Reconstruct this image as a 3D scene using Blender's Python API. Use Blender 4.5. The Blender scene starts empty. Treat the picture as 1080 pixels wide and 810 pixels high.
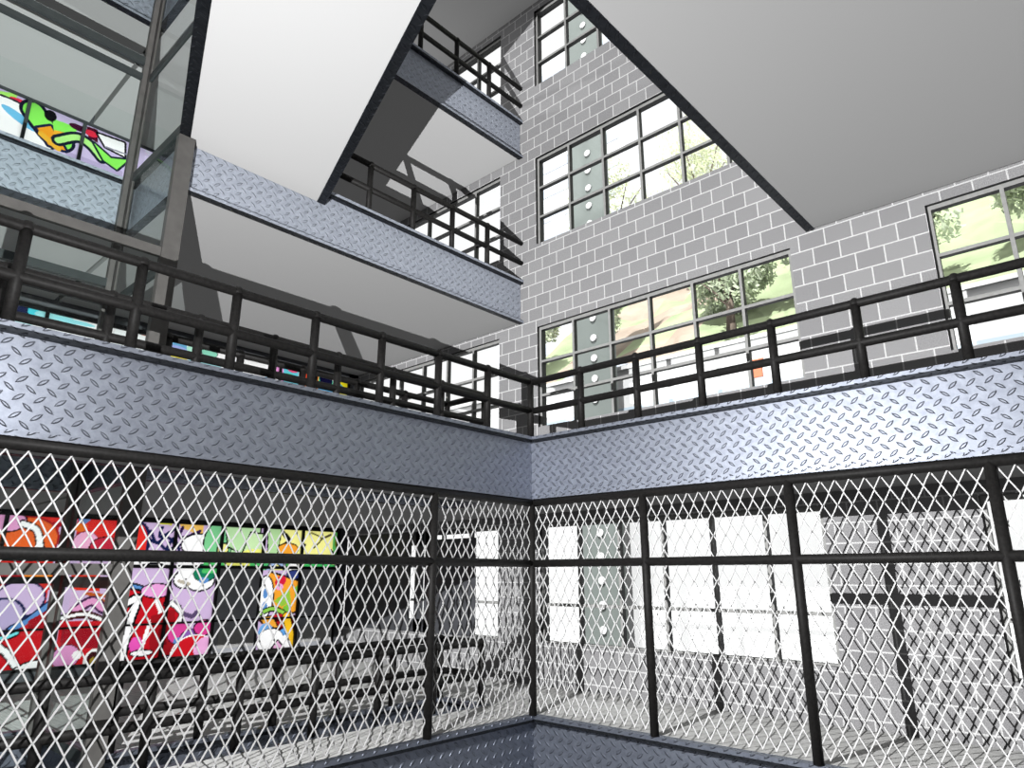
import bpy, math, random
import numpy as np
from mathutils import Vector, Matrix
random.seed(7)
SC = bpy.context.scene
COL = SC.collection
PI = math.pi

# ------------------------------------------------------------------ camera calibration
F = 716.95
YAW, PITCH = 0.8292, 0.2750
CAM = np.array([-8.9438, -7.7130, 2.1322])
_cy, _sy, _cp, _sp = math.cos(YAW), math.sin(YAW), math.cos(PITCH), math.sin(PITCH)
FWD = np.array([_sy*_cp, _cy*_cp, _sp]); RGT = np.array([_cy, -_sy, 0.0]); UPV = np.cross(RGT, FWD)
def on_y(px, py, Y):
    d = FWD + (px-540)/F*RGT - (py-405)/F*UPV
    return CAM + (Y-CAM[1])/d[1]*d

# ------------------------------------------------------------------ building constants (metres)
S = 4.5            # storey height
H = 1.1            # depth of the floor edges
W = 2.4            # brick wall plane
YB = 8.94          # back glazing plane
GY = 2.4           # upper gallery edge
SHY = 4.75         # far edge of the lift shaft
SHX = -5.5         # side edge of the lift shaft
RY = -4.38         # edge of the right-hand upper slab
XL, YF = -14.0, -13.0

# ------------------------------------------------------------------ materials
def nm(name):
    m = bpy.data.materials.new(name); m.use_nodes = True
    nt = m.node_tree; nt.nodes.clear()
    out = nt.nodes.new('ShaderNodeOutputMaterial')
    return m, nt, out
def N(nt, t, **kw):
    n = nt.nodes.new(t)
    for k, v in kw.items(): setattr(n, k, v)
    return n
def principled(nt, out, col=(.5,.5,.5,1), rough=.6, metal=0., spec=.3):
    b = N(nt, 'ShaderNodeBsdfPrincipled')
    b.inputs['Base Color'].default_value = col
    b.inputs['Roughness'].default_value = rough
    b.inputs['Metallic'].default_value = metal
    b.inputs['Specular IOR Level'].default_value = spec
    nt.links.new(b.outputs[0], out.inputs[0])
    return b
def simple(name, col, rough=.6, noise=0.0, scale=20, spec=.3):
    m, nt, out = nm(name)
    b = principled(nt, out, (*col, 1), rough, 0, spec)
    if noise:
        tc = N(nt, 'ShaderNodeTexCoord')
        n = N(nt, 'ShaderNodeTexNoise'); n.inputs['Scale'].default_value = scale; n.inputs['Detail'].default_value = 4
        r = N(nt, 'ShaderNodeValToRGB')
        r.color_ramp.elements[0].position = .3; r.color_ramp.elements[1].position = .7
        r.color_ramp.elements[0].color = (*[c*(1-noise) for c in col], 1)
        r.color_ramp.elements[1].color = (*[min(1, c*(1+noise)) for c in col], 1)
        nt.links.new(tc.outputs['Object'], n.inputs['Vector'])
        nt.links.new(n.outputs['Fac'], r.inputs[0]); nt.links.new(r.outputs[0], b.inputs['Base Color'])
    return m
def math_n(nt, op, a, b=None, c=None, clamp=False):
    n = N(nt, 'ShaderNodeMath', operation=op); n.use_clamp = clamp
    for i, v in enumerate((a, b, c)):
        if v is None: continue
        if isinstance(v, (int, float)): n.inputs[i].default_value = v
        else: nt.links.new(v, n.inputs[i])
    return n.outputs[0]

def diamond_plate(name='diamond_plate_steel',c0=(.26,.28,.335,1),c1=(.385,.415,.485,1),metal=.78):
    m, nt, out = nm(name)
    b = principled(nt, out, (.3,.33,.42,1), .52, metal, .25)
    uv = N(nt, 'ShaderNodeUVMap')
    sep = N(nt, 'ShaderNodeSeparateXYZ'); nt.links.new(uv.outputs[0], sep.inputs[0])
    p = .178
    u = math_n(nt, 'DIVIDE', sep.outputs[0], p); v = math_n(nt, 'DIVIDE', sep.outputs[1], p)
    hs = []; es = []
    for off, sg, tw in ((0.0, 1, .12), (.5, -1, .10)):
        a = math_n(nt, 'SUBTRACT', math_n(nt, 'FRACT', math_n(nt, 'ADD', u, off)), .5)
        c = math_n(nt, 'SUBTRACT', math_n(nt, 'FRACT', math_n(nt, 'ADD', v, off)), .5)
        s = math_n(nt, 'MULTIPLY_ADD', a, .78, math_n(nt, 'MULTIPLY', c, .62*sg))
        t = math_n(nt, 'MULTIPLY_ADD', a, -.62*sg, math_n(nt, 'MULTIPLY', c, .78))
        s2 = math_n(nt, 'POWER', math_n(nt, 'ABSOLUTE', math_n(nt, 'DIVIDE', s, .36)), 2.0)
        # lens shape: its half width shrinks towards the tips
        lim = math_n(nt, 'MULTIPLY', math_n(nt, 'SUBTRACT', 1.0, s2, clamp=True), tw)
        d = math_n(nt, 'SUBTRACT', lim, math_n(nt, 'ABSOLUTE', t))
        hs.append(math_n(nt, 'MULTIPLY', math_n(nt, 'MULTIPLY', d, 16.0, clamp=True), 1.0))
        rim = math_n(nt, 'SUBTRACT', 1.0, math_n(nt, 'DIVIDE', math_n(nt, 'ABSOLUTE', d), .026), clamp=True)
        # painted shade is stronger along the lower side of the tread
        side = math_n(nt, 'MULTIPLY_ADD', t, -7.0*1, .35, clamp=True)
        es.append(math_n(nt, 'MULTIPLY', math_n(nt, 'MULTIPLY', rim, math_n(nt, 'LESS_THAN', s2, 1.0)), side))
    h = math_n(nt, 'MAXIMUM', hs[0], hs[1])
    bp = N(nt, 'ShaderNodeBump'); bp.inputs['Strength'].default_value = 1; bp.inputs['Distance'].default_value = .016
    nt.links.new(h, bp.inputs['Height']); nt.links.new(bp.outputs[0], b.inputs['Normal'])
    n1 = N(nt, 'ShaderNodeTexNoise'); n1.inputs['Scale'].default_value = 9; n1.inputs['Detail'].default_value = 8
    n1.inputs['Roughness'].default_value = .65
    nt.links.new(uv.outputs[0], n1.inputs['Vector'])
    r = N(nt, 'ShaderNodeValToRGB')
    r.color_ramp.elements[0].position = .3; r.color_ramp.elements[1].position = .72
    r.color_ramp.elements[0].color = c0; r.color_ramp.elements[1].color = c1
    nt.links.new(n1.outputs['Fac'], r.inputs[0])
    # shade painted into the colour along the rim of every raised tread
    gr = math_n(nt, 'MAXIMUM', es[0], es[1])
    mx = N(nt, 'ShaderNodeMix', data_type='RGBA'); nt.links.new(math_n(nt,'MULTIPLY',gr,.75), mx.inputs[0])
    nt.links.new(r.outputs[0], mx.inputs[6]); mx.inputs[7].default_value = (c0[0]*.18, c0[1]*.18, c0[2]*.18, 1)
    nt.links.new(mx.outputs[2], b.inputs['Base Color'])
    return m

def brick():
    m, nt, out = nm('grey_concrete_block')
    b = principled(nt, out, (.3,.3,.3,1), .9, 0, .1)
    uv = N(nt, 'ShaderNodeUVMap')
    mp = N(nt, 'ShaderNodeMapping'); mp.inputs['Location'].default_value = (.025, -.1387, 0)
    nt.links.new(uv.outputs[0], mp.inputs[0])
    bt = N(nt, 'ShaderNodeTexBrick')
    bt.offset = .5; bt.offset_frequency = 2
    bt.inputs['Scale'].default_value = 1; bt.inputs['Brick Width'].default_value = .432; bt.inputs['Row Height'].default_value = .3093
    bt.inputs['Mortar Size'].default_value = .0115; bt.inputs['Mortar Smooth'].default_value = 0.0
    bt.inputs['Color1'].default_value = (.365,.362,.37,1); bt.inputs['Color2'].default_value = (.43,.427,.435,1)
    bt.inputs['Mortar'].default_value = (.85,.85,.85,1)
    nt.links.new(mp.outputs[0], bt.inputs['Vector'])
    n = N(nt, 'ShaderNodeTexNoise'); n.inputs['Scale'].default_value = 80; n.inputs['Detail'].default_value = 3
    nt.links.new(uv.outputs[0], n.inputs['Vector'])
    r = N(nt, 'ShaderNodeValToRGB'); r.color_ramp.elements[0].position = .35; r.color_ramp.elements[1].position = .65
    r.color_ramp.elements[0].color = (.66,.66,.66,1); r.color_ramp.elements[1].color = (1.22,1.22,1.22,1)
    nt.links.new(n.outputs['Fac'], r.inputs[0])
    mx = N(nt, 'ShaderNodeMix', data_type='RGBA', blend_type='MULTIPLY'); mx.inputs[0].default_value = 1
    nt.links.new(bt.outputs['Color'], mx.inputs[6]); nt.links.new(r.outputs[0], mx.inputs[7])
    nt.links.new(mx.outputs[2], b.inputs['Base Color'])
    return m

def planks():
    m, nt, out = nm('grey_wood_planks')
    b = principled(nt, out, (.6,.6,.58,1), .7, 0, .2)
    uv = N(nt, 'ShaderNodeUVMap')
    mp = N(nt, 'ShaderNodeMapping'); mp.inputs['Scale'].default_value = (9, 1.2, 1)
    nt.links.new(uv.outputs[0], mp.inputs[0])
    n = N(nt, 'ShaderNodeTexNoise'); n.inputs['Scale'].default_value = 3; n.inputs['Detail'].default_value = 6; n.inputs['Distortion'].default_value = .6
    nt.links.new(mp.outputs[0], n.inputs['Vector'])
    r = N(nt, 'ShaderNodeValToRGB'); r.color_ramp.elements[0].position = .32; r.color_ramp.elements[1].position = .68
    r.color_ramp.elements[0].color = (.74,.74,.72,1); r.color_ramp.elements[1].color = (1,1,.98,1)
    nt.links.new(n.outputs['Fac'], r.inputs[0])
    bt = N(nt, 'ShaderNodeTexBrick'); bt.inputs['Scale'].default_value = 1; bt.inputs['Brick Width'].default_value = .19
    bt.inputs['Row Height'].default_value = 2.2; bt.inputs['Mortar Size'].default_value = .003
    bt.inputs['Color1'].default_value = (.92,.92,.92,1); bt.inputs['Color2'].default_value = (1,1,1,1); bt.inputs['Mortar'].default_value = (.55,.55,.55,1)
    nt.links.new(uv.outputs[0], bt.inputs['Vector'])
    mx = N(nt, 'ShaderNodeMix', data_type='RGBA', blend_type='MULTIPLY'); mx.inputs[0].default_value = 1
    nt.links.new(r.outputs[0], mx.inputs[6]); nt.links.new(bt.outputs['Color'], mx.inputs[7])
    nt.links.new(mx.outputs[2], b.inputs['Base Color'])
    return m

def glass(name, tint, gloss):
    m, nt, out = nm(name)
    t = N(nt, 'ShaderNodeBsdfTransparent'); t.inputs[0].default_value = (*tint, 1)
    g = N(nt, 'ShaderNodeBsdfGlossy'); g.inputs['Roughness'].default_value = .02; g.inputs['Color'].default_value = (.9,.95,.94,1)
    fr = N(nt, 'ShaderNodeFresnel'); fr.inputs[0].default_value = 1.4
    k = math_n(nt, 'MULTIPLY', fr.outputs[0], gloss, clamp=True)
    mx = N(nt, 'ShaderNodeMixShader'); nt.links.new(k, mx.inputs[0])
    nt.links.new(t.outputs[0], mx.inputs[1]); nt.links.new(g.outputs[0], mx.inputs[2]); nt.links.new(mx.outputs[0], out.inputs[0])
    return m

def painted_glass():
    # paint on glass: daylight from outside comes through it
    m, nt, out = nm('painted_window_glass')
    at = N(nt, 'ShaderNodeVertexColor'); at.layer_name = 'paint'
    t = N(nt, 'ShaderNodeBsdfTranslucent'); d = N(nt, 'ShaderNodeBsdfDiffuse')
    nt.links.new(at.outputs[0], t.inputs[0]); nt.links.new(at.outputs[0], d.inputs[0])
    mx = N(nt, 'ShaderNodeMixShader'); mx.inputs[0].default_value = .12
    nt.links.new(t.outputs[0], mx.inputs[1]); nt.links.new(d.outputs[0], mx.inputs[2]); nt.links.new(mx.outputs[0], out.inputs[0])
    return m

M = dict(
    plate=diamond_plate(), shadeplate=diamond_plate('painted_shade_strip',(.022,.025,.030,1),(.045,.049,.058,1)), brick=brick(), planks=planks(),  # second plate is near black: painted shade for flange undersides
    white=simple('white_plaster', (.86,.86,.86), .9, 0, spec=.1),
    ceil=simple('light_grey_ceiling_paint', (.64,.64,.64), .9, 0, spec=.1),
    plate_lit=diamond_plate('lit_diamond_plate',(.46,.50,.59,1),(.68,.73,.84,1),.22),  # plate copy with stronger light put into its colour, upper storeys
    plate_shaded=diamond_plate('shaded_diamond_plate',(.19,.21,.26,1),(.29,.32,.385,1)), greypanel=simple('grey_door_panel',(.36,.37,.40),.6,.12,3),  # first: plate copy with shade put into its colour, lowest storey
    pipe=simple('black_painted_pipe', (.019,.018,.0175), .55, .35, 30, .22),
    wire=simple('white_coated_wire', (.97,.97,.97), .8),
    frame=simple('grey_window_metal', (.42,.42,.41), .55, .1, 12),
    black=simple('black_metal_and_shade', (.012,.012,.013), .55),
    darkpanel=simple('dark_grey_panel', (.085,.088,.098), .6, .15, 3),
    lift=simple('grey_brushed_metal', (.15,.145,.138), .5, .12, 6),
    liftdark=simple('dark_green_grey_metal', (.055,.065,.065), .5, .1, 6),
    clear=glass('clear_glass', (.97,.98,.975), .5),
    green=glass('green_tinted_glass', (.945,.975,.965), .4),
    paint=painted_glass(),
    concrete=simple('plain_concrete', (.32,.32,.32), .9, .1, 2),
)

# ------------------------------------------------------------------ mesh builder
class MB:
    def __init__(s): s.v=[]; s.f=[]; s.m=[]; s.mats=[]; s.smooth=[]
    def mi(s, mat):
        if mat not in s.mats: s.mats.append(mat)
        return s.mats.index(mat)
    def quad(s, a, b, c, d, mat):
        n=len(s.v); s.v += [a,b,c,d]; s.f.append((n,n+1,n+2,n+3)); s.m.append(s.mi(mat)); s.smooth.append(False)
    def box(s, lo, hi, mat, bottom=None, top=None):
        (x0,y0,z0),(x1,y1,z1) = [min(a,b) for a,b in zip(lo,hi)],[max(a,b) for a,b in zip(lo,hi)]
        n=len(s.v)
        s.v += [(x0,y0,z0),(x1,y0,z0),(x1,y1,z0),(x0,y1,z0),(x0,y0,z1),(x1,y0,z1),(x1,y1,z1),(x0,y1,z1)]
        for i,f in enumerate(((3,2,1,0),(4,5,6,7),(0,1,5,4),(1,2,6,5),(2,3,7,6),(3,0,4,7))):
            mm = bottom if (i==0 and bottom) else top if (i==1 and top) else mat
            s.f.append(tuple(n+k for k in f)); s.m.append(s.mi(mm)); s.smooth.append(False)
        return s
    def tube(s, p0, p1, r, mat, n=14, caps=True, r1=None):
        p0,p1=Vector(p0),Vector(p1); d=(p1-p0).normalized(); r1 = r if r1 is None else r1
        a = d.orthogonal().normalized() if abs(d.z)<.99 else Vector((1,0,0)); a=(a-d*a.dot(d)).normalized(); b=d.cross(a)
        k=len(s.v)
        for p,rr in ((p0,r),(p1,r1)):
            for i in range(n):
                t=2*PI*i/n; s.v.append(tuple(p+(a*math.cos(t)+b*math.sin(t))*rr))
        mi=s.mi(mat)
        for i in range(n):
            j=(i+1)%n; s.f.append((k+i,k+j,k+n+j,k+n+i)); s.m.append(mi); s.smooth.append(True)
        if caps:
            s.f.append(tuple(k+i for i in reversed(range(n)))); s.m.append(mi); s.smooth.append(False)
            s.f.append(tuple(k+n+i for i in range(n))); s.m.append(mi); s.smooth.append(False)
        return s
    def dome(s, c, r, h, mat, n=14, rings=4, base=.0):
        c=Vector(c); k=len(s.v); mi=s.mi(mat)
        s.v += [tuple(c+Vector((r*math.cos(2*PI*i/n), r*math.sin(2*PI*i/n), -base))) for i in range(n)]
        for q in range(rings):
            a=PI/2*q/rings
            s.v += [tuple(c+Vector((r*math.cos(a)*math.cos(2*PI*i/n), r*math.cos(a)*math.sin(2*PI*i/n), h*math.sin(a)))) for i in range(n)]
        s.v.append(tuple(c+Vector((0,0,h))))
        for q in range(rings):
            for i in range(n):
                j=(i+1)%n; a=k+q*n; s.f.append((a+i,a+j,a+n+j,a+n+i)); s.m.append(mi); s.smooth.append(True)
        a=k+rings*n
        for i in range(n): s.f.append((a+i,a+(i+1)%n,len(s.v)-1)); s.m.append(mi); s.smooth.append(True)
        s.f.append(tuple(k+i for i in reversed(range(n)))); s.m.append(mi); s.smooth.append(False)
        return s
    def build(s, name, parent=None, loc=None, rotz=0, uvoff=(0,0)):
        me=bpy.data.meshes.new(name); me.from_pydata(s.v, [], s.f)
        for m in s.mats: me.materials.append(m)
        me.polygons.foreach_set('material_index', s.m); me.polygons.foreach_set('use_smooth', s.smooth)
        uv=me.uv_layers.new(name='UVMap')
        for p in me.polygons:
            nx,ny,nz=[abs(c) for c in p.normal]
            for li in p.loop_indices:
                x,y,z=me.vertices[me.loops[li].vertex_index].co
                if nz>=nx and nz>=ny: t=(x,y)
                elif nx>=ny: t=(y,z)
                else: t=(x,z)
                uv.data[li].uv=(t[0]+uvoff[0], t[1]+uvoff[1])
        me.update()
        o=bpy.data.objects.new(name, me); COL.objects.link(o)
        if parent: o.parent=parent
        if loc: o.location=loc
        o.rotation_euler=(0,0,rotz)
        return o
def tag(o, label=None, cat=None, group=None, kind=None):
    if label: o['label']=label
    if cat: o['category']=cat
    if group: o['group']=group
    if kind: o['kind']=kind
    return o
def thing(name, loc, label, cat, rotz=0, group=None, kind=None):
    o=bpy.data.objects.new(name, None); COL.objects.link(o); o.location=loc; o.rotation_euler=(0,0,rotz); o.empty_display_size=.2
    return tag(o, label, cat, group, kind)

# ------------------------------------------------------------------ floors and ceilings
MAIN=(SHX,GY,W,YB); LEFT=(XL,SHY,SHX,YB)
GROUND=[(XL,.1,.2,1.2),(.1,YF,W,.1),(.2,.1,W,GY),MAIN,LEFT]
PLAN={0:GROUND,1:GROUND,2:[MAIN,LEFT,(XL,YF,W,RY)],3:[MAIN,LEFT],4:[(SHX,.4,W,YB),LEFT]}
FLOORLAB={0:'lowest grey plank floor behind the white mesh fence',1:'plank floor behind the two long handrails',2:'walkway floor one storey above the long handrails',3:'topmost walkway floor with handrail, under the ceiling',4:'floor above the topmost visible ceiling'}
CEILLAB={0:'underside of the lowest floor',1:'dark shaded ceiling above the white mesh fence',2:'grey ceiling above the long handrails, and at upper right',3:'pale ceiling with handrail shadow, second storey up',4:'grey ceiling at top centre above the highest handrail'}
for k, rects in PLAN.items():
    z=k*S; fl=MB(); ce=MB()
    for (x0,y0,x1,y1) in rects:
        fl.box((x0+.02,y0+.02,z-.06),(x1-.005,y1-.02,z-.002),M['planks'])
        e=.045; ce.box((x0+(e if x0!=XL else 0),y0+(e if y0!=YF else 0),z-H+.005),(x1-e,y1-e,z-.07),M['ceil'])
    tag(fl.build('floor'), FLOORLAB[k], 'floor', kind='structure')
    tag(ce.build('ceiling'), CEILLAB[k], 'ceiling', kind='structure')
b=MB(); b.box((XL,YF,-4.7),(W,YB,-4.5),M['concrete']); tag(b.build('floor'),'concrete bottom of the open shaft far below','floor',kind='structure')
b=MB(); b.box((XL,YF,4*S+1.2),(W+.3,YB+.3,4*S+1.4),M['white']); tag(b.build('ceiling'),'roof over the whole atrium','ceiling',kind='structure')
b=MB(); b.box((XL-.3,YF,-4.7),(XL,YB,4*S+1.4),M['brick']); tag(b.build('wall_left'),'block wall on the far left side','wall',kind='structure')
b=MB(); b.box((XL-.3,YF-.3,-4.7),(W+.3,YF,4*S+1.4),M['brick']); tag(b.build('wall_front'),'block wall behind the viewer','wall',kind='structure')

# ------------------------------------------------------------------ brick wall with its windows
WT, WB = 3.2, .82
YWIN=[(3.10,8.95),(-3.97,1.88),(-11.92,-6.07)]
TH=.3
def wall_with_holes():
    b=MB()
    ys=sorted({YF-.3, YB+.3, *[y for w in YWIN for y in w if y<YB]})
    zs=sorted({-4.7, 4*S+1.4, *[k*S+t for k in range(4) for t in (WT,WB)]})
    def hole(i,j):
        ym=(ys[i]+ys[i+1])/2; zm=(zs[j]+zs[j+1])/2
        return any(a<ym<c for a,c in YWIN) and any(k*S+WB<zm<k*S+WT for k in range(4))
    n=len(ys)-1; m=len(zs)-1
    for i in range(n):
        for j in range(m):
            if hole(i,j): continue
            y0,y1,z0,z1=ys[i],ys[i+1],zs[j],zs[j+1]
            b.quad((W,y1,z0),(W,y0,z0),(W,y0,z1),(W,y1,z1),M['brick'])
            b.quad((W+TH,y0,z0),(W+TH,y1,z0),(W+TH,y1,z1),(W+TH,y0,z1),M['brick'])
            for di,dj,q in ((-1,0,((W,y0,z0),(W+TH,y0,z0),(W+TH,y0,z1),(W,y0,z1))),(1,0,((W+TH,y1,z0),(W,y1,z0),(W,y1,z1),(W+TH,y1,z1))),
                            (0,-1,((W,y1,z0),(W+TH,y1,z0),(W+TH,y0,z0),(W,y0,z0))),(0,1,((W,y0,z1),(W+TH,y0,z1),(W+TH,y1,z1),(W,y1,z1)))):
                a,c=i+di,j+dj
                if a<0 or c<0 or a>=n or c>=m or hole(a,c): b.quad(*q,M['black'] if 0<=a<n and 0<=c<m else M['brick'])  # window reveals are black: shade painted on the wall openings
    o=b.build('wall_right'); tag(o,'grey concrete block wall with white joints and rows of tall windows','wall',kind='structure')
wall_with_holes()
WINLAB={(0,0):'window behind the mesh fence by the back corner',(0,1):'wide white window behind the right mesh fence',(0,2):'window cut off at the right edge behind mesh fence',
 (1,0):'window above the dark handrails left of the corner post',(1,1):'wide window with trees and slope behind the right handrail',(1,2):'window at right edge above the right handrail',
 (2,0):'narrow window end above the second storey handrail',(2,1):'wide window with yellow green trees below the dark slab edge',(2,2):'window hidden above the right slab',
 (3,0):'window end behind the highest handrail',(3,1):'highest window, at top centre beside the slab edge',(3,2):'highest window hidden on the right'}
wn=0
for k in range(4):
    for wi,(y0,y1) in enumerate(YWIN):
        if wi==2 and k>=2: pass
        wn+=1
        z0,z1=k*S+WB,k*S+WT
        root=thing(f'window_{wn}',(W+.07,(y0+y1)/2,z0),WINLAB[(k,wi)],'window',kind='structure')
        L=(y1-y0)/2; hh=z1-z0
        fr=MB(); f=M['frame']; D=.12
        def bar(a0,a1,c0,c1,d=D,q=0.): fr.box((.004,a0,c0),(d,a1,c1),M['black']); fr.quad((q,a1,c0),(q,a0,c0),(q,a0,c1),(q,a1,c1),f)  # black sides paint the shade of the unlit bar faces
        bar(-L,-L+.06,0,hh); bar(L-.06,L,0,hh); bar(-L,L,hh-.07,hh,q=.0022); bar(-L,L,0,.03,q=.0022)
        n=6
        for i in range(1,n):
            yy=L-i*2*L/n; bar(yy-.028,yy+.028,0,hh,.118,.0015)
        for zz in (1.56-WB,2.36-WB): bar(-L,L,zz-.028,zz+.028,.116,.003)
        fr.build('window_frame',root)
        g=MB(); 
        xg=.09
        g.quad((xg,L,0.01),(xg,-L,0.01),(xg,-L,hh-.01),(xg,L,hh-.01),M['clear']); g.build('glazing',root)
        if (k,wi)==(0,0):
            # dark boards close most of this one: only the pane at its end and a few slits stay bright
            bd=MB()
            for a,c,e,h2 in ((3.86,5.42,.0,2.17),(5.50,5.63,0,hh),(5.70,6.0,0,hh),(6.2,8.95,0,hh),(3.86,5.42,2.27,hh),(5.42,6.2,0,.3),(5.42,6.2,2.05,hh)):
                bd.box((-.04,a-(y0+y1)/2,e),(-.005,c-(y0+y1)/2,h2),M['darkpanel'])
            tag(bd.build('board',root),'dark boards closing the window')

# ------------------------------------------------------------------ painted back glazing
def sd_seg(P,a,b):
    a=np.array(a);b=np.array(b); d=b-a; t=np.clip(((P-a)@d)/(d@d+1e-9),0,1); return np.hypot(*(P-a-t[:,None]*d).T)
class Paint:
    def __init__(s,P,base): s.P=P; s.c=np.tile(np.array(base,float),(len(P),1))
    def put(s,mask,col): s.c[mask]=col
    def poly(s,pts,col,line=None,lw=.03):
        P=s.P; ins=np.zeros(len(P),bool); n=len(pts)
        for i in range(n):
            (x0,y0),(x1,y1)=pts[i],pts[(i+1)%n]
            if y0==y1: continue
            c=((y0>P[:,1])!=(y1>P[:,1]))&(P[:,0]<(x1-x0)*(P[:,1]-y0)/(y1-y0)+x0); ins^=c
        if line is not None: s.stroke(pts+[pts[0]],lw,line)
        s.put(ins,col)
    def ell(s,c,rx,rz,col,line=None,lw=.03,rot=0):
        d=s.P-np.array(c); ca,sa=math.cos(rot),math.sin(rot); u=d[:,0]*ca+d[:,1]*sa; v=-d[:,0]*sa+d[:,1]*ca
        if line is not None: s.put(np.hypot(u/(rx+lw),v/(rz+lw))<1,line)
        s.put(np.hypot(u/rx,v/rz)<1,col)
    def stroke(s,pts,w,col):
        for a,b in zip(pts[:-1],pts[1:]): s.put(sd_seg(s.P,a,b)<w,col)
    def curve(s,pts,w,col,line=None,lw=.03):
        # smooth curve through points
        q=[]; p=[np.array(a,float) for a in pts]; p=[2*p[0]-p[1]]+p+[2*p[-1]-p[-2]]
        for i in range(1,len(p)-2):
            for t in np.linspace(0,1,9)[:-1]:
                q.append(.5*((2*p[i])+(-p[i-1]+p[i+1])*t+(2*p[i-1]-5*p[i]+4*p[i+1]-p[i+2])*t*t+(-p[i-1]+3*p[i]-3*p[i+1]+p[i+2])*t**3))
        q.append(p[-2])
        if line is not None: s.stroke(q,w+lw,line)
        s.stroke(q,w,col)
def px(*pts):    # picture points brought onto the glazing plane as (x, z)
    return [tuple(on_y(a,b,YB)[[0,2]]) for a,b in pts]
def C(h):
    h=h.lstrip('#'); r=[int(h[i:i+2],16)/255 for i in (0,2,4)]
    return [((c+.055)/1.055)**2.4 if c>.04 else c/12.92 for c in r]
RED,DRED,LIL,PINK,WHT,BLK,BLU,ORG,GRN,LGN,YEL,TEAL,NAVY,MAG,CYN=[C(h) for h in ('e0302a','a01420','cdb4da','e8a0d0','ffffff','101016','5a8cc8','f0a030','62c46a','b4e0a8','f0ec90','187858','18204a','c040a8','7ce4ea')]
def p1(*a): return px(*a)[0]
def paint0(P):
    p=Paint(P,LIL)
    p.put(P[:,0]<p1((62,560))[0],RED)
    p.poly(px((-60,540),(52,540),(50,600),(-60,605)),RED)
    p.ell(p1((28,568)),.55,.42,C('e8642c'),DRED,.04); p.ell(p1((8,549)),.32,.2,PINK,BLK,.03)
    p.curve(px((25,552),(40,560),(44,585)),.05,WHT,BLK); p.ell(p1((62,553)),.12,.06,DRED)
    p.poly(px((-60,598),(60,598),(58,622),(-60,625)),C('c83028')); p.ell(p1((35,606)),.35,.16,C('f0881c')); p.ell(p1((10,612)),.25,.2,DRED)
    p.ell(p1((22,632)),.4,.33,LIL,NAVY,.04); p.ell(p1((2,650)),.35,.3,C('b8a8d0'),NAVY,.05); p.curve(px((12,664),(30,655),(52,638)),.05,BLU,NAVY)
    p.poly(px((20,664),(60,640),(58,715),(-40,715),(-40,690)),C('c81e26')); p.poly(px((30,655),(58,640),(56,660),(30,664)),DRED)
    p.curve(px((-5,680),(8,690),(18,705)),.05,WHT,BLK); p.ell(p1((28,707)),.28,.12,WHT,BLK,.03,.4)
    p.curve(px((-10,676),(8,672),(18,668)),.03,CYN,BLK)
    # second bay
    p.poly(px((82,546),(128,546),(126,588),(80,588)),C('d82a2c')); p.ell(p1((104,558)),.3,.2,RED); p.ell(p1((91,573)),.24,.24,C('f0b0d4'),C('7c1020'),.02)
    p.ell(p1((112,578)),.3,.22,C('c02840'),BLK,.025); p.poly(px((84,545),(100,545),(92,552),(84,556)),BLU); p.ell(p1((86,556)),.13,.09,C('e87020'))
    p.poly(px((74,596),(112,596),(106,624),(78,622)),C('d83020')); p.poly(px((104,600),(118,604),(114,618),(108,616)),LIL)
    p.stroke(px((92,626),(116,629)),.035,C('b85820')); p.stroke(px((92,632),(116,634)),.03,C('c06820')); p.curve(px((80,644),(98,634),(110,642),(118,640)),.06,PINK,NAVY,.05)
    p.curve(px((66,652),(90,648),(114,656)),.03,WHT,BLK,.05); p.poly(px((64,655),(116,655),(110,712),(54,712)),C('cc1c28')); p.poly(px((66,664),(108,664),(106,684),(64,684)),C('981424'))
    p.ell(p1((70,693)),.24,.22,C('dc98cc'),BLK,.02); p.ell(p1((82,691)),.09,.09,WHT); p.ell(p1((98,698)),.12,.2,BLK,WHT,.05); p.ell(p1((98,698)),.05,.09,C('a09030'))
    # third and fourth bays: lilac letters over a red shape
    p.ell(p1((143,572)),.26,.42,RED,NAVY,.07); p.poly(px((168,549),(185,549),(182,554),(170,553)),C('d8d840')); p.poly(px((190,551),(216,553),(214,566),(192,556)),C('f0c060'))
    for q in (((160,560),(166,572),(176,566),(184,572)),((172,556),(170,566),(182,560),(186,556)),((160,570),(170,574),(178,580),(190,574)),((176,580),(184,568),(190,580))): p.curve(px(*q),.035,NAVY)
    p.curve(px((194,556),(190,566),(198,566),(212,560)),.035,C('301848'))
    p.poly(px((138,590),(186,591),(184,598),(138,597)),WHT); p.curve(px((150,597),(165,594),(180,599)),.03,BLK)
    p.ell(p1((212,575)),.42,.25,WHT,BLK,.035); p.poly(px((188,592),(226,594),(222,616),(190,612)),WHT); p.ell(p1((196,611)),.24,.18,WHT,BLK,.04); p.ell(p1((212,613)),.32,.2,WHT,BLK,.04)
    p.poly(px((188,592),(226,594),(224,610),(190,610)),WHT); p.stroke(px((190,613),(200,616)),.04,C('b8b0a0'))
    p.ell(p1((217,604)),.26,.2,C('1c7a58'),BLK,.02); p.ell(p1((216,612)),.12,.07,BLU)
    p.curve(px((134,618),(150,622),(162,628)),.06,BLU,BLK,.04); p.poly(px((130,621),(150,624),(166,634),(178,622),(172,640),(190,640),(192,660),(180,690),(122,704)),C('c01824'),BLK,.05)
    p.curve(px((135,636),(146,632),(138,656),(130,690),(126,704)),.06,WHT,BLK,.05); p.curve(px((166,634),(170,648),(160,656),(150,684)),.04,WHT,None); p.curve(px((182,636),(192,646),(190,656)),.04,WHT,BLK,.03)
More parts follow.
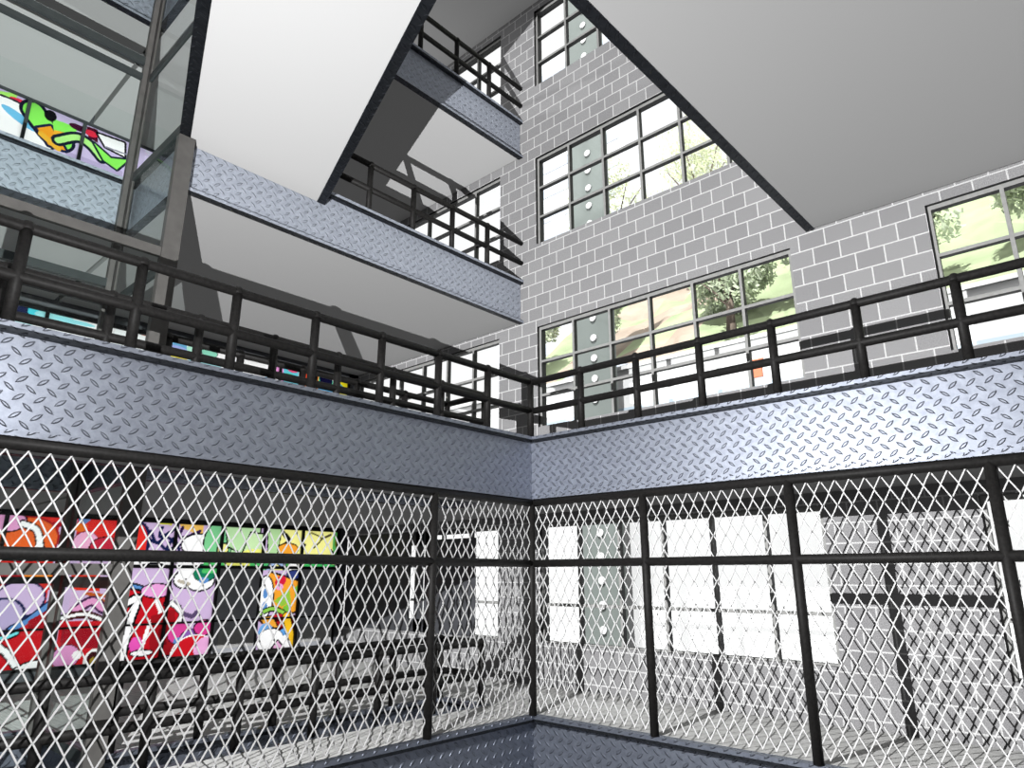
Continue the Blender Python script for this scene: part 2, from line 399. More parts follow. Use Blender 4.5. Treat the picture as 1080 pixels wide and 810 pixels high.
    p.poly(px((160,650),(186,642),(184,690),(158,694)),C('9a1820')); p.poly(px((168,664),(178,660),(176,680),(168,682)),C('701018'))
    p.ell(p1((166,623)),.32,.14,C('e8a0d8'),BLK,.03); p.ell(p1((144,680)),.13,.16,C('e858b8')); p.ell(p1((150,689)),.22,.05,WHT,BLK,.03)
    p.ell(p1((190,668)),.25,.22,C('d84898'),BLK,.02); p.ell(p1((204,672)),.28,.16,C('8c60b0'),BLK,.02); p.ell(p1((216,662)),.22,.16,C('d84090'),BLK,.03); p.ell(p1((190,676)),.14,.07,BLU)
    p.ell(p1((205,690)),.5,.4,C('d01c28'),WHT,.03); p.ell(p1((215,683)),.2,.24,C('f0b0e0'),rot=-.6)
    p.curve(px((196,648),(204,650),(208,646)),.05,C('58486a'))
    # green and yellow top bays
    p.poly(px((222,553),(268,556),(262,606),(216,604)),LGN); p.ell(p1((231,573)),.34,.5,C('7ccc90'),BLK,.03); p.ell(p1((236,580)),.12,.15,YEL,BLK,.04)
    p.poly(px((240,556),(276,557),(272,572),(258,584),(242,576)),C('b8e0a8'),BLK,.04); p.poly(px((266,562),(280,564),(276,590),(256,586)),C('c8e8b0'),BLK,.04)
    p.ell(p1((271,584)),.36,.12,C('f0f078')); p.poly(px((216,592),(282,594),(281,606),(214,604)),C('50c068')); p.curve(px((240,594),(252,595),(262,596)),.06,C('e0e070'))
    p.poly(px((284,556),(364,560),(362,604),(282,602)),C('f2ee92')); p.poly(px((284,556),(298,558),(292,590),(284,588)),C('b0d89c'),BLK,.03); p.curve(px((300,562),(306,570),(300,576)),.06,BLK)
    p.ell(p1((305,579)),.28,.13,ORG,C('302008'),.035); p.poly(px((318,572),(324,574),(322,580),(318,578)),BLK); p.curve(px((330,562),(340,568),(332,578)),.02,C('404020')); p.stroke(px((341,568),(350,564)),.03,C('504830'))
    p.curve(px((282,596),(292,588),(300,590)),.1,C('50b870')); p.ell(p1((304,597)),.16,.09,C('48a048'),BLK,.03); p.poly(px((306,594),(320,595),(320,602),(306,602)),WHT); p.curve(px((284,600),(292,592),(300,596)),.05,C('a0b8e0'),BLK)
    p.poly(px((322,593),(364,596),(362,606),(321,604)),C('40b860')); p.ell(p1((357,573)),.16,.35,C('60c060')); p.ell(p1((356,572)),.06,.14,C('6a8020')); p.curve(px((350,580),(356,588)),.03,BLK)
    # orange and green shape over white rounds, lower bay
    p.poly(px((270,601),(324,602),(320,690),(264,690)),LIL); p.poly(px((286,604),(318,614),(318,642),(296,652),(288,640),(290,622),(282,614)),ORG,BLK,.05)
    p.ell(p1((297,613)),.16,.13,C('d02040'),rot=.6); p.ell(p1((296,619)),.1,.08,PINK); p.poly(px((300,626),(306,620),(308,634),(298,640),(290,634)),C('90c040')); p.poly(px((312,620),(319,612),(319,634),(312,632)),C('7cc040')); p.poly(px((300,640),(308,634),(306,646),(298,646)),C('7cc040'))
    p.ell(p1((312,606)),.22,.1,C('303c78'),BLK,.03); p.ell(p1((280,630)),.22,.5,WHT,BLK,.04); p.ell(p1((281,626)),.07,.12,BLU); p.ell(p1((280,640)),.07,.12,BLU)
    p.curve(px((274,648),(288,642),(300,646)),.04,C('8cc850'),BLK); p.poly(px((272,654),(318,648),(318,672),(290,668)),C('40080c')); p.ell(p1((296,650)),.2,.06,C('c02030')); p.ell(p1((297,658)),.2,.07,C('a01820'))
    p.poly(px((276,652),(288,650),(294,662),(280,660)),C('f0a838'),BLK,.03); p.ell(p1((281,668)),.2,.24,C('70a8e0')); p.ell(p1((302,672)),.25,.22,C('60a0e0')); p.ell(p1((286,676)),.36,.28,WHT,BLK,.02); p.ell(p1((301,678)),.2,.18,WHT)
    p.curve(px((303,650),(307,668),(311,680)),.09,C('f4c028'),BLK,.03); p.poly(px((288,684),(294,676),(300,684)),C('e8b0d8'),BLK,.04)
    return p.c
def paint1(P):
    p=Paint(P,WHT)
    p.poly(px((-60,300),(36,326),(34,345),(-60,330)),C('d0fbff')); p.poly(px((10,318),(35,324),(35,333),(12,329)),NAVY); p.ell(p1((42,328)),.2,.22,C('50e0f0')); p.ell(p1((60,335)),.4,.12,C('a8f0f4')); p.ell(p1((84,330)),.08,.07,C('e8e820'),BLU,.02); p.ell(p1((80,339)),.4,.05,C('a0f0f8'))
    p.ell(p1((118,342)),.1,.05,C('ff9090')); p.poly(px((142,344),(160,348),(160,356),(143,350)),C('ff7028')); p.poly(px((148,346),(160,350),(160,356),(148,350)),C('2858d0'))
    p.poly(px((172,356),(198,360),(198,374),(172,370)),C('70b4dc')); p.ell(p1((186,367)),.3,.08,C('a0b0e8')); p.poly(px((170,370),(198,374),(198,382),(170,378)),C('fff020')); p.ell(p1((204,368)),.14,.1,C('b8f0d8')); p.ell(p1((222,372)),.2,.1,C('90dcc0'),BLK,.015); p.poly(px((200,378),(234,384),(234,390),(200,386)),C('a8ecf0'))
    p.poly(px((258,396),(290,398),(290,404),(258,402)),C('40b8f0')); p.poly(px((284,378),(300,384),(300,402),(284,396)),C('d048c0')); p.ell(p1((296,390)),.2,.09,C('f0a0e0'),BLK,.02); p.poly(px((300,384),(316,388),(316,406),(300,402)),C('60c8d8')); p.ell(p1((310,390)),.16,.07,C('e85080')); p.ell(p1((306,396)),.18,.06,C('50d080'))
    p.poly(px((318,390),(338,394),(338,412),(318,408)),C('f89030')); p.ell(p1((322,397)),.12,.14,C('ff5028')); p.ell(p1((331,398)),.1,.16,C('e82810')); p.poly(px((337,392),(352,396),(352,414),(337,410)),C('50d0a0')); p.ell(p1((345,400)),.22,.2,C('101030')); p.poly(px((336,408),(352,412),(350,418),(336,414)),C('48b0e8')); p.ell(p1((359,404)),.14,.12,WHT)
    p.curve(px((362,402),(366,406),(372,410)),.1,C('f0e020'),C('40a0a0'),.05); p.poly(px((354,412),(376,416),(376,422),(354,418)),C('f8f040'))
    return p.c
def paint2(P):
    L2=C('cfc2e6'); p=Paint(P,L2)
    p.poly(px((70,158),(130,180),(130,196),(70,176)),C('b9acd2'))
    p.poly(px((-30,90),(20,98),(12,112),(-30,116)),C('b8ff78')); p.ell(p1((8,110)),.4,.18,C('f0e040')); p.curve(px((14,104),(24,108),(33,120)),.07,C('f03050'),None)
    p.poly(px((8,104),(28,108),(32,118),(20,114)),WHT)
    p.curve(px((-20,118),(0,113),(20,116),(32,126)),.06,WHT,BLK,.05)
    p.ell(p1((12,128)),.85,.52,WHT,C('303038'),.05,-.15); p.ell(p1((22,124)),.4,.1,C('70c0e8'),None,0,-.4); p.ell(p1((-8,124)),.3,.3,WHT)
    p.curve(px((36,116),(46,130),(56,142),(66,148)),.2,C('8af060'),C('181830'),.07); p.poly(px((40,134),(54,132),(70,158),(52,152)),C('f0a028'),C('182040'),.06); p.curve(px((44,140),(62,156)),.06,C('f0b838'))
    p.poly(px((56,124),(84,134),(76,144),(58,142)),C('8af060')); p.poly(px((58,136),(74,140),(66,148),(56,146)),C('f0b030')); p.ell(p1((54,121)),.12,.14,BLK); p.ell(p1((84,134)),.2,.08,C('401030'))
    p.curve(px((62,147),(82,144),(96,152),(108,166)),.07,C('b0f088'),C('182030'),.07); p.poly(px((92,132),(104,136),(104,150),(94,144)),C('501028')); p.ell(p1((97,140)),.14,.08,C('e03048'))
    p.poly(px((104,140),(132,150),(132,164),(112,154)),WHT,BLK,.05); p.poly(px((100,150),(118,166),(136,168),(124,178),(110,168)),C('8cf060'),C('102030'),.05); p.curve(px((112,154),(134,162)),.02,C('9090a0'))
    return p.c
wn2=wn
XB0,XB1=-7.8,2.1
BACKLAB={0:'graffiti painted back window behind the left mesh fence',1:'bright painted back window strip seen through the lower handrails',2:'lilac and green graffiti window behind the lift glass at upper left',3:'back window on the topmost storey'}
for k,pf in ((0,paint0),(1,paint1),(2,paint2),(3,None)):
    wn2+=1
    root=thing(f'window_{wn2}',((XB0+XB1)/2,YB+.05,k*S),BACKLAB[k],'window',kind='structure')
    ox,oz=(XB0+XB1)/2,k*S
    zt={0:3.30,1:3.12,2:3.375,3:3.375}[k]
    zb=.38
    fr=MB(); bk=M['black'] if k<2 else M['liftdark']
    mull=[2.1-1.1*i for i in range(10)]
    for x in mull: fr.box((x-ox-.035,-.05,zb),(x-ox+.035,.03,zt),bk)
    fr.box((XB0-ox,-.06,zt),(XB1-ox+.035,.04,zt+(.1 if k<2 else .02)),bk); fr.box((XB0-ox,-.06,zb-.06),(XB1-ox,.04,zb),bk)
    if k==0:
        fr.box((XB0-ox,-.055,2.30),(XB1-ox,.03,2.37),bk); fr.box((XB0-ox,-.05,1.08),(XB1-ox,.03,1.12),bk)
    else:
        fr.box((XB0-ox,-.05,1.3),(XB1-ox,.03,1.36),bk)
    fr.build('window_frame',root)
    xs=np.linspace(XB0,XB1,480); zs=np.linspace(zb,zt,150)
    if k==1: zs=np.concatenate([np.linspace(zb,2.2,12)[:-1],np.linspace(2.2,zt,70)])
    if k==2: xs=np.concatenate([np.linspace(XB0,-4.3,330)[:-1],np.linspace(-4.3,XB1,60)]); zs=np.concatenate([np.linspace(zb,1.6,12)[:-1],np.linspace(1.6,zt,170)])
    if k==3: xs=np.linspace(XB0,XB1,20); zs=np.linspace(zb,zt,8)
    nx,nz=len(xs),len(zs)
    XX,ZZ=np.meshgrid(xs,zs); P=np.stack([XX.ravel(),ZZ.ravel()+oz],1)
    col=pf(P) if pf else np.tile(np.array(C('dfe8ea')),(len(P),1))
    me=bpy.data.meshes.new('glazing')
    me.from_pydata([(x-ox,0,z) for x,z in zip(XX.ravel(),ZZ.ravel())],[],[(j*nx+i,j*nx+i+1,(j+1)*nx+i+1,(j+1)*nx+i) for j in range(nz-1) for i in range(nx-1)])
    ca=me.color_attributes.new('paint','FLOAT_COLOR','POINT'); ca.data.foreach_set('color',np.concatenate([np.clip(col,0,1),np.ones((len(P),1))],1).ravel())
    me.materials.append(M['paint']); o=bpy.data.objects.new('glazing',me); COL.objects.link(o); o.parent=root; tag(o,'painted glass')
    if k==0:
        for x0 in (-1.2,1.0):
            d=MB(); d.box((x0-ox+.035,-.045,zb),(x0+1.1-ox-.035,-.012,2.30),M['greypanel']); d.box((x0-ox+.16,-.052,zb+.1),(x0+1.1-ox-.05,-.045,zb+.5),M['frame'])
            tag(d.build('panel',root),'dark grey lower panel')
# back wall strips around the glazing
b=MB()
zs=[-4.7,.32]
segs=[(-4.7,.32)]+[(k*S+{0:3.40,1:3.22,2:3.395}[k],(k+1)*S+.32) for k in range(3)]+[(3*S+3.395,4*S+1.4)]
for a,c in segs: b.box((XL,YB,a),(W,YB+.3,c),M['darkpanel'])
for a,c in ((XL,XB0+.02),(XB1-.02,W)): b.box((a,YB,-4.7),(c,YB+.3,4*S+1.4),M['darkpanel'])
tag(b.build('wall_back'),'dark back wall around the painted windows','wall',kind='structure')

# ------------------------------------------------------------------ diamond plate floor edges
def fascia(x,y,zt,L,rotz,label,notop=None,e0=0,e1=0):
    """runs along local +X, its face towards local -Y; location = left top tip of the flange"""
    r=thing('plate_edge',(x,y,zt-H),label,'floor edge',rotz,'diamond plate floor edges')
    pm=M['plate_lit'] if zt>=2*S-.1 else M['plate_shaded'] if zt<.1 and zt>-.1 else M['plate']
    p=MB(); p.box((-e0,.10,0),(L+e1,.14,H),pm); p.build('web_plate',r,uvoff=(random.random(),random.random()))
    t=MB()
    x0=0 if notop is None else notop
    t.box((x0,0,H-.055),(L,.10,H),pm); t.build('top_flange',r,uvoff=(random.random(),.05))
    t=MB(); t.box((0,0,0),(L,.10,.055),pm); t.build('bottom_flange',r,uvoff=(random.random(),.03))
    t=MB(); t.box((x0,.004,H-.098),(L,.095,H-.055),M['shadeplate']); t.build('shade_strip',r)['label']='painted shade strip under the top flange'  # strip added as painted shade below the flange
    t=MB(); t.box((0,-.002,-.004),(L,.14,.0),M['shadeplate']); t.build('shade_strip',r)['label']='painted shade strip under the bottom flange'
    return r
R90=-PI/2
for k,w in ((0,'lowest'),(1,'middle')):
    z=k*S
    q={0:'below the mesh fence',1:'between handrail and mesh fence'}[k]
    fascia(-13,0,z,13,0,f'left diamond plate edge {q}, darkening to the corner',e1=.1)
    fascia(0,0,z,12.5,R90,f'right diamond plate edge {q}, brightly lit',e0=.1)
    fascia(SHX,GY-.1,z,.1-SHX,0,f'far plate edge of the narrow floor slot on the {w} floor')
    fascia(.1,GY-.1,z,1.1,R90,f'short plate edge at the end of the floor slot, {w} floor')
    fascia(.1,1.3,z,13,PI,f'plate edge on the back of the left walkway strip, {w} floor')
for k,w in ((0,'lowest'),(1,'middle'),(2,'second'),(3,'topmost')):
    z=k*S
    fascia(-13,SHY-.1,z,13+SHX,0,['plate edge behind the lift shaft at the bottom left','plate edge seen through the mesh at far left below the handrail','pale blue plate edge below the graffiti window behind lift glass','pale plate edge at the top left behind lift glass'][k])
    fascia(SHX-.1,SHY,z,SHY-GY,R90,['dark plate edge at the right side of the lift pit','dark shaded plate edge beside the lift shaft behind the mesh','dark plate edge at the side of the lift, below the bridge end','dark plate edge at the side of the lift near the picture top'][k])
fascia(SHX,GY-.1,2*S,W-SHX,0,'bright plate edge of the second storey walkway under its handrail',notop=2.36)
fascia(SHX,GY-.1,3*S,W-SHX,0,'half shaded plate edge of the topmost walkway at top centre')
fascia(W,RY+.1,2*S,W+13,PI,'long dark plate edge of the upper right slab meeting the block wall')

# ------------------------------------------------------------------ bridge
ang=math.atan2(-.320,.947)   # local -Y runs along (-.320,-.947)
BZ=8.72
br=thing('foot_bridge',(-4.35,2.39,BZ),'slanting white foot bridge crossing overhead between two dark plate rims','bridge',-math.atan2(.320,.947))
bw=1.09
d=MB(); off=bw*math.tan(math.atan2(.320,.947))
d.v=[]; 
def prism(b,pts,z0,z1,mat):
    n=len(pts); k=len(b.v); b.v += [(x,y,z0) for x,y in pts]+[(x,y,z1) for x,y in pts]; mi=b.mi(mat)
    b.f.append(tuple(k+i for i in reversed(range(n)))); b.f.append(tuple(k+n+i for i in range(n))); b.m += [mi,mi]; b.smooth += [False,False]
    for i in range(n):
        j=(i+1)%n; b.f.append((k+i,k+j,k+n+j,k+n+i)); b.m.append(mi); b.smooth.append(False)
BL=6.9
prism(d,[(-bw,-BL-off),(bw,-BL+off),(bw,off),(-bw,-off)],.006,.27,M['white']); d.build('deck',br)
for s in (-1,1):
    x0,x1=sorted((s*bw,s*(bw+.16)))
    o0=x0*math.tan(math.atan2(.320,.947)); o1=x1*math.tan(math.atan2(.320,.947))
    t=MB(); prism(t,[(x0,-BL+o0),(x1,-BL+o1),(x1,o1),(x0,o0)],0,.06,M['plate']); prism(t,[(x0,-BL+o0),(x0+.05,-BL+o0),(x0+.05,o0),(x0,o0)] if s>0 else [(x1-.05,-BL+o1),(x1,-BL+o1),(x1,o1),(x1-.05,o1)],.06,.28,M['plate'])
    o=t.build('rim',br)
    t=MB(); prism(t,[(x0,-BL+o0),(x1,-BL+o1),(x1,o1),(x0,o0)],-.004,0,M['shadeplate']); t.build('shade_strip',o)['label']='painted shade strip under the bridge rim'  # strip added as painted shade below the rim

# ------------------------------------------------------------------ railings
def railing(x,y,z,L,rotz,posts,label,cat='railing',grp='black pipe handrails',r=.058):
    t=thing('railing',(x,y,z),label,cat,rotz,grp)
    for nme,h in (('top_rail',1.0),('middle_rail',.466)):
        b=MB(); b.tube((0,0,h),(L,0,h),r,M['pipe'],16); b.build(nme,t)
    for p in posts:
        b=MB(); b.tube((p,0,0),(p,0,1.0),r,M['pipe'],14); o=b.build('post',t)
        c=MB(); c.dome((p,0,1.0),r*1.22,.078,M['pipe'],14,4,.03); c.build('post_cap',o)
    return t
z1=S
railing(-12.1,.03,z1,12.1+.045,0,[.0+1.1*i for i in range(12)],'long black handrail on the left, running into the corner post')
railing(.03,-.03,z1,12.04,R90,[1.1*i-.06 for i in range(1,12)],'long black handrail on the right in front of the wide window')
for k,w in ((0,'behind the left mesh fence'),(1,'behind the left handrail')):
    z=k*S
    railing(-11.0+.1,1.3,z,11.0,0,[1.1*i for i in range(11)],f'black handrail on the near side of the floor slot {w}')
    railing(SHX+.1,2.36,z,5.5,0,[1.1*i for i in range(6)],f'black handrail on the far side of the floor slot {w}')
    railing(.1,2.295,z,.93,R90,[],f'short black rails closing the end of the floor slot {w}')
railing(-3.2,2.36,2*S,5.6,0,[0,1.1,2.2,3.3,4.4],'black handrail of the second storey walkway, ending at the block wall')
railing(-5.4,2.36,3*S,7.8,0,[0,1.1,2.2,3.3,4.4,5.5,6.6],'highest black handrail at the top centre, ending at the block wall')
bd=(-.320/math.hypot(.32,.947),-.947/math.hypot(.32,.947)); bn=(.947,-.320)
for sg,w in ((1,'right'),(-1,'left')):
    px_,py_=-4.35+sg*1.12*bn[0]+bd[0]*.3,2.39+sg*1.12*bn[1]+bd[1]*.3
    railing(px_,py_,BZ+.27,6.2 if sg>0 else 6.4,math.atan2(bd[1],bd[0]),[.2,1.3,2.4,3.5,4.6,5.7],f'black handrail along the {w} rim of the slanting foot bridge')

# ------------------------------------------------------------------ mesh fences
FT=3.334; FM=2.332
def ribbon(b,a,c,hw,hd,mat):
    # flat strand of the expanded mesh, broad side towards local -Y
    dx,dz=c[0]-a[0],c[2]-a[2]; l=math.hypot(dx,dz); nx_,nz_=-dz/l*hw,dx/l*hw; k=len(b.v)
    for p in (a,c):
        b.v += [(p[0]+nx_,p[1]-hd,p[2]+nz_),(p[0]-nx_,p[1]-hd,p[2]-nz_),(p[0]-nx_,p[1]+hd,p[2]-nz_),(p[0]+nx_,p[1]+hd,p[2]+nz_)]
    mi=b.mi(mat)
    for i in range(4):
        j=(i+1)%4; b.f.append((k+i,k+j,k+4+j,k+4+i)); b.m.append(mi); b.smooth.append(False)
def fence(x,y,L,rotz,label,bays,posts,skip=()):
    t=thing('mesh_fence',(x,y,0),label,'fence',rotz,'white mesh fences')
    for nme,h in (('top_rail',FT),('middle_rail',FM)):
        b=MB(); b.tube((0,0,h),(L,0,h),.061,M['pipe'],18); b.build(nme,t)
    for i in posts:
        if i in skip: continue
        b=MB(); b.tube((2.2*i,0,0),(2.2*i,0,FT),.062,M['pipe'],16); b.build('post',t)
    pw=2.2/12; ph=.306
    for pa,pb in zip(posts[:-1],posts[1:]):
        b=MB(); x0=2.2*pa+.054; x1=2.2*pb-.054
        n=12*(pb-pa); w=(x1-x0)/n
        zt=3.28
        rows=int((zt-.02)/(ph/2))
        for j in range(n+1):
            for sg in (1,-1):
                # one zigzag wire per column pair: bends left and right as it climbs
                if (j==0 and sg<0) or (j==n and sg>0): continue
                xc=x0+j*w; pts=[]
                for r_ in range(rows+1):
                    zz=zt-r_*ph/2
                    pts.append((xc+ (sg*w/2 if r_%2 else 0), (.012*sg), zz))
                for a,c in zip(pts[:-1],pts[1:]): ribbon(b,a,c,.0072,.005,M['wire'])
        b.build('wire_mesh',t)
    return t
fence(-11,.03,11,0,'white diamond mesh fence with black posts on the left of the corner',5,[0,4,5])
fence(.03,.03,11,R90,'white diamond mesh fence with black posts on the right of the corner',5,[0,1,2,3,4,5],(0,))

# ------------------------------------------------------------------ lift shaft
lf=thing('lift_shaft',(-7.7,3.55,-.2),'glazed lift shaft with grey metal frame at the left','lift')
ox,oy,oz=-7.7,3.55,-.2
def lp(name,boxes,mat,label=None):
    b=MB()
    for lo,hi in boxes: b.box([a-c for a,c in zip(lo,(ox,oy,oz))],[a-c for a,c in zip(hi,(ox,oy,oz))],mat)
    o=b.build(name,lf)
    if label: o['label']=label
    return o
LX=-9.9; TOP=4*S+.9
lp('corner_column',[((-5.74,2.16,-.2),(-5.5,2.28,8.7))],M['lift'],'thick grey front column')
lp('post',[((-5.76,4.50,-.2),(-5.68,4.62,TOP))],M['lift']); lp('post',[((-5.655,4.44,-.2),(-5.615,4.62,TOP))],M['lift'])
lp('post',[((LX,4.5,-.2),(LX+.1,4.62,TOP))],M['lift']); lp('post',[((LX,2.2,-.2),(LX+.1,2.3,8.7))],M['lift'])
for k in range(4):
    z=k*S
    lp('door_head',[((LX+.1,4.5,z+2.02),(-5.76,4.6,z+2.12))],M['liftdark']); lp('door_head',[((LX+.1,4.5,z+2.34),(-5.76,4.6,z+2.48))],M['liftdark'])
    lp('side_beam',[((-5.66,2.3,z+1.97),(-5.61,4.44,z+2.12))],M['liftdark'])
    if k<2: lp('sill',[((LX+.1,4.5,z-.10),(-5.76,4.6,z-.03))],M['liftdark'])
    lp('side_sill',[((-5.66,2.3,z-.12),(-5.61,4.44,z+.04))],M['liftdark'])
lp('front_beam',[((LX+.1,2.2,6.64),(-5.74,2.28,6.78))],M['lift'])
lp('front_beam',[((LX+.1,2.2,2.14),(-5.74,2.28,2.28))],M['lift'])
g=MB()
def gq(a,b_,c,d): g.quad(*[tuple(p[i]-(ox,oy,oz)[i] for i in range(3)) for p in (a,b_,c,d)],M['green'])
g=MB(); gq((LX,4.56,-.1),(-5.7,4.56,-.1),(-5.7,4.56,TOP),(LX,4.56,TOP)); g.build('back_glass',lf)
g=MB(); gq((-5.635,4.5,-.1),(-5.635,2.28,-.1),(-5.635,2.28,TOP),(-5.635,4.5,TOP)); g.build('side_glass',lf)
g=MB(); gq((LX,2.24,-.1),(-5.74,2.24,-.1),(-5.74,2.24,8.7),(LX,2.24,8.7)); g.build('front_glass',lf)


# ------------------------------------------------------------------ outdoors beyond the right wall
M['pave']=simple('pale_paving',(.82,.82,.80),.9,.06,1)
M['render']=simple('white_rendered_wall',(.88,.88,.88),.9,.03,1)
M['bluepaint']=simple('pale_blue_band',(.62,.74,.84),.8)
M['hill']=simple('grassy_slope',(.36,.43,.25),.95,.25,.35)
M['earth']=simple('brown_earth_bank',(.42,.34,.27),.95,.2,.5)
def leafy(name,col):
    m,nt,out=nm(name); d=N(nt,'ShaderNodeBsdfDiffuse'); t=N(nt,'ShaderNodeBsdfTranslucent')
    d.inputs[0].default_value=(*col,1); t.inputs[0].default_value=(*col,1)
    mx=N(nt,'ShaderNodeMixShader'); mx.inputs[0].default_value=.5
    mx.inputs[0].default_value=.55
    nt.links.new(d.outputs[0],mx.inputs[1]); nt.links.new(t.outputs[0],mx.inputs[2]); nt.links.new(mx.outputs[0],out.inputs[0]); return m
M['leaf']=leafy('light_green_leaves',(.90,.95,.68))
M['leaf2']=leafy('mid_green_leaves',(.88,.96,.76))
M['bark']=simple('grey_bark',(.25,.2,.16),.9,.2,4)
M['pylon']=simple('pale_grey_green_panel',(.25,.28,.265),.7,.05,1)
M['disc']=simple('white_round_lamp',(.95,.95,.95),.5)
M['orange']=simple('orange_plastic',(.75,.22,.12),.6)
M['tower']=simple('pale_facade',(.86,.87,.90),.9,.02,.2)
M['towerwin']=simple('blue_grey_window_band',(.60,.66,.76),.4)
b=MB(); b.box((3.5,-60,-1.2),(14,70,-1),M['pave']); tag(b.build('ground'),'pale paved yard outside the windows','ground',kind='structure')
t=thing('retaining_wall',(14,5,-1),'high white retaining wall outside, with a pale blue band','wall')
b=MB(); b.box((0,-65,0),(.6,65,11.3),M['render']); b.build('wall_body',t)
b=MB(); b.box((-.04,-65,9.3),(0,65,9.7),M['bluepaint']); b.build('blue_band',t)
b=MB(); b.box((-.15,-65,11.3),(.75,65,11.45),M['render']); b.build('coping',t)
hb=MB(); rr=random.Random(3)
nx,ny=18,60; X=[14.6+i*1.6 for i in range(nx)]; Y=[-60+j*1.3 for j in range(ny)]
g=[[(x, y, 10.3+ (x-14.6)*.74 + .5*math.sin(y*.35+x*.3)+rr.uniform(-.25,.25)) for y in Y] for x in X]
for i in range(nx-1):
    for j in range(ny-1):
        yc=Y[j]; earth = 4.2<yc<13 and 0<=i<=7 and math.sin(yc*.5+i)>-.75
        hb.quad(g[i][j],g[i+1][j],g[i+1][j+1],g[i][j+1],M['earth'] if earth else M['hill'])
tag(hb.build('hillside'),'green and brown hillside rising outside above the white wall','hill',kind='structure')
def hz(x): return 10.3+(x-14.6)*.74
def tree(x,y,h,cr,mat,label,seed):
    t=thing('tree',(x,y,hz(x)-.3),label,'tree',group='trees on the hillside'); r=random.Random(seed)
    b=MB(); b.tube((0,0,0),(0.1,0,h*.55),.22,M['bark'],10,r1=.12); 
    for k in range(6):
        a=k*1.05; b.tube((.05,0,h*(.32+.04*k)),(cr*.6*math.cos(a),cr*.6*math.sin(a),h*(.62+.03*k)),.07,M['bark'],6,r1=.03)
    b.build('trunk',t)
    b=MB(); blobs=[(r.uniform(-.6,.6)*cr,r.uniform(-.6,.6)*cr,h*r.uniform(.5,.9),cr*r.uniform(.35,.6)) for _ in range(10)]
    for k in range(2600):
        bx,by,bz,br_=r.choice(blobs); d=Vector((r.gauss(0,1),r.gauss(0,1),r.gauss(0,1))).normalized()*br_*r.uniform(.55,1.05)
        c=Vector((bx,by,bz))+d; u=Vector((r.gauss(0,1),r.gauss(0,1),r.gauss(0,1))).normalized(); v=u.orthogonal().normalized(); s_=r.uniform(.07,.15)
        b.quad(tuple(c-u*s_-v*s_*.6),tuple(c+u*s_-v*s_*.6),tuple(c+u*s_+v*s_*.6),tuple(c-u*s_+v*s_*.6),mat)
    b.build('foliage',t); return t
TREES=[(16.5,9.6,4.2,1.6,'leaf2'),(27,15.5,12.0,3.4,'leaf'),(27,9.0,11.5,3.4,'leaf'),(27.5,2.6,11.0,3.2,'leaf'),(17,3.6,3.6,1.7,'leaf2'),(18,0.4,4.2,1.8,'leaf2'),(27,-4.5,10.5,3.2,'leaf'),(17.5,-3.6,4.0,1.8,'leaf2'),(17.5,-7.6,4.6,1.9,'leaf2'),(18,15.5,4.5,1.8,'leaf2')]
TL=['tree left of the lamp pylon','pale tree high on the hill, farthest left of three','pale tree high on the hill, middle of three','pale tree high on the hill, right of three','bushy tree above the brown bank','bushy tree right of the brown bank','pale tree at the right end of the upper window','bushy tree by the block pier','bushy tree in the window at the right edge','tree behind the corner end of the wide window']
for i,(x,y,h,cr,m_) in enumerate(TREES): tree(x,y,h,cr,M[m_],TL[i]+', seen outside',i+11)
t=thing('lamp_pylon',(13,7.9,-1),'tall grey green pylon with a column of round white lamps outside','pylon')
b=MB(); b.box((0,-.95,0),(.35,.95,31),M['pylon']); b.build('panel',t)
for k in range(34):
    b=MB(); b.tube((-.05,-.12,1.2+k*.88),(0,-.12,1.2+k*.88),.15,M['disc'],20); b.build('round_lamp',t)
t=thing('apartment_block',(44,34,0),'very tall pale apartment block with blue grey window bands outside','building')
b=MB(); b.box((0,-9,0),(12,9,62),M['tower']); b.build('wall',t)
for k in range(18):
    b=MB(); b.box((-.05,-8.4,6+k*3.1),(0,8.4,7.1+k*3.1),M['towerwin']); b.build('window_band',t)
t=thing('barrier',(13.2,1.5,8.9),'orange barrier hung on the white wall outside','barrier')
b=MB(); b.box((.72,-.22,0),(.8,.22,.6),M['orange']); b.build('board',t)
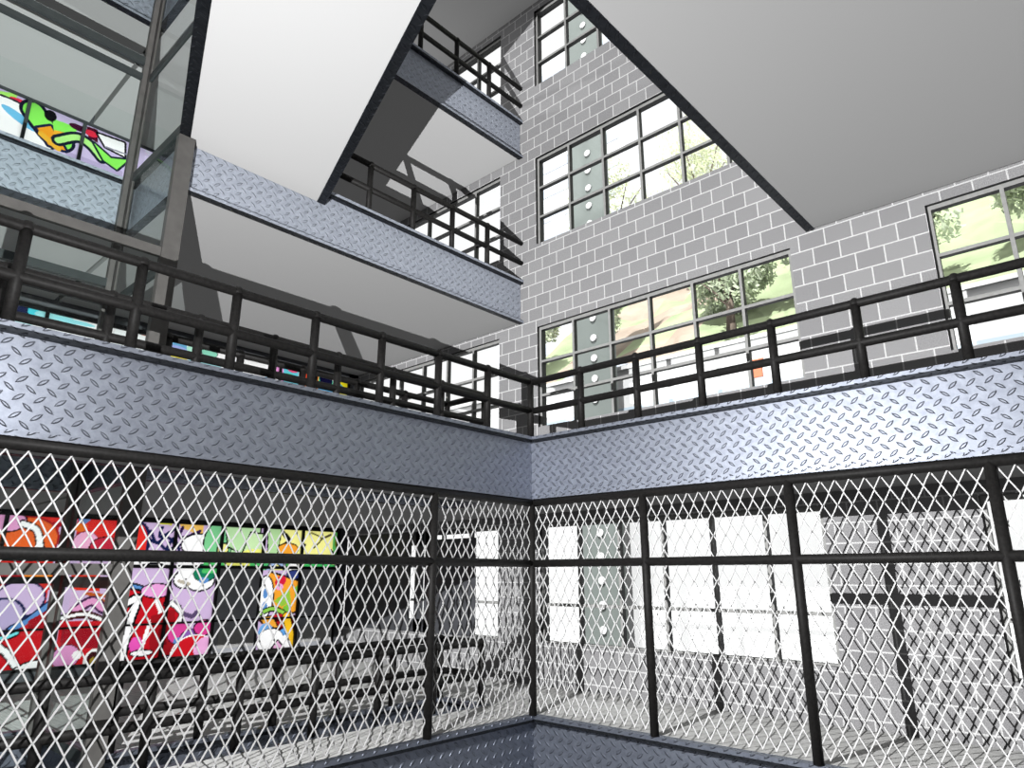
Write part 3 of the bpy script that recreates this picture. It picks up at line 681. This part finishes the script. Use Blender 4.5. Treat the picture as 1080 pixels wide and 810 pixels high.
b=MB(); b.tube((.78,-.28,.64),(.78,.28,.64),.04,M['orange'],10); b.build('rail',t)
sl=bpy.data.lights.new('sun','SUN'); sl.energy=6.0; sl.angle=.01; so=bpy.data.objects.new('sun',sl); COL.objects.link(so)
so.rotation_euler=Vector((.43,.10,-.90)).to_track_quat('-Z','Y').to_euler()

# ------------------------------------------------------------------ lights, world, camera
def lamp(name,loc,val,r=.006):
    l=bpy.data.lights.new(name,'POINT'); l.shadow_soft_size=r; l.use_nodes=True; nt=l.node_tree
    em=nt.nodes['Emission']; fo=nt.nodes.new('ShaderNodeLightFalloff'); fo.inputs['Strength'].default_value=val
    nt.links.new(fo.outputs['Constant'],em.inputs['Strength']); l.energy=1
    o=bpy.data.objects.new(name,l); COL.objects.link(o); o.location=loc; return o
lamp('work_lamp',(-8.11,-2.85,4.15),44.0)
lamp('fill_lamp',(.2,6.8,14.6),12.0,.05)  # added fill without a fixture, brightens the top ceiling
w=bpy.data.worlds.new('world'); SC.world=w; w.use_nodes=True
bg=w.node_tree.nodes['Background']; bg.inputs[0].default_value=(1,1,1,1); bg.inputs[1].default_value=1.05

cd=bpy.data.cameras.new('camera'); cam=bpy.data.objects.new('camera',cd); COL.objects.link(cam)
cd.sensor_width=36; cd.lens=F/1080*36; cd.clip_start=.05; cd.clip_end=500
R=Matrix(((RGT[0],UPV[0],-FWD[0],CAM[0]),(RGT[1],UPV[1],-FWD[1],CAM[1]),(RGT[2],UPV[2],-FWD[2],CAM[2]),(0,0,0,1)))
cam.matrix_world=R
SC.camera=cam
SC.view_settings.view_transform='Standard'; SC.view_settings.look='None'; SC.view_settings.gamma=1; SC.view_settings.exposure=0
SC.view_settings.use_curve_mapping=False
cy=SC.cycles; cy.use_denoising=True; cy.use_light_tree=False; cy.max_bounces=8; cy.diffuse_bounces=0
cy.use_fast_gi=True; cy.fast_gi_method='ADD'; cy.ao_bounces_render=1
w.light_settings.ao_factor=.095; w.light_settings.distance=.6
cy; cy.transparent_max_bounces=16
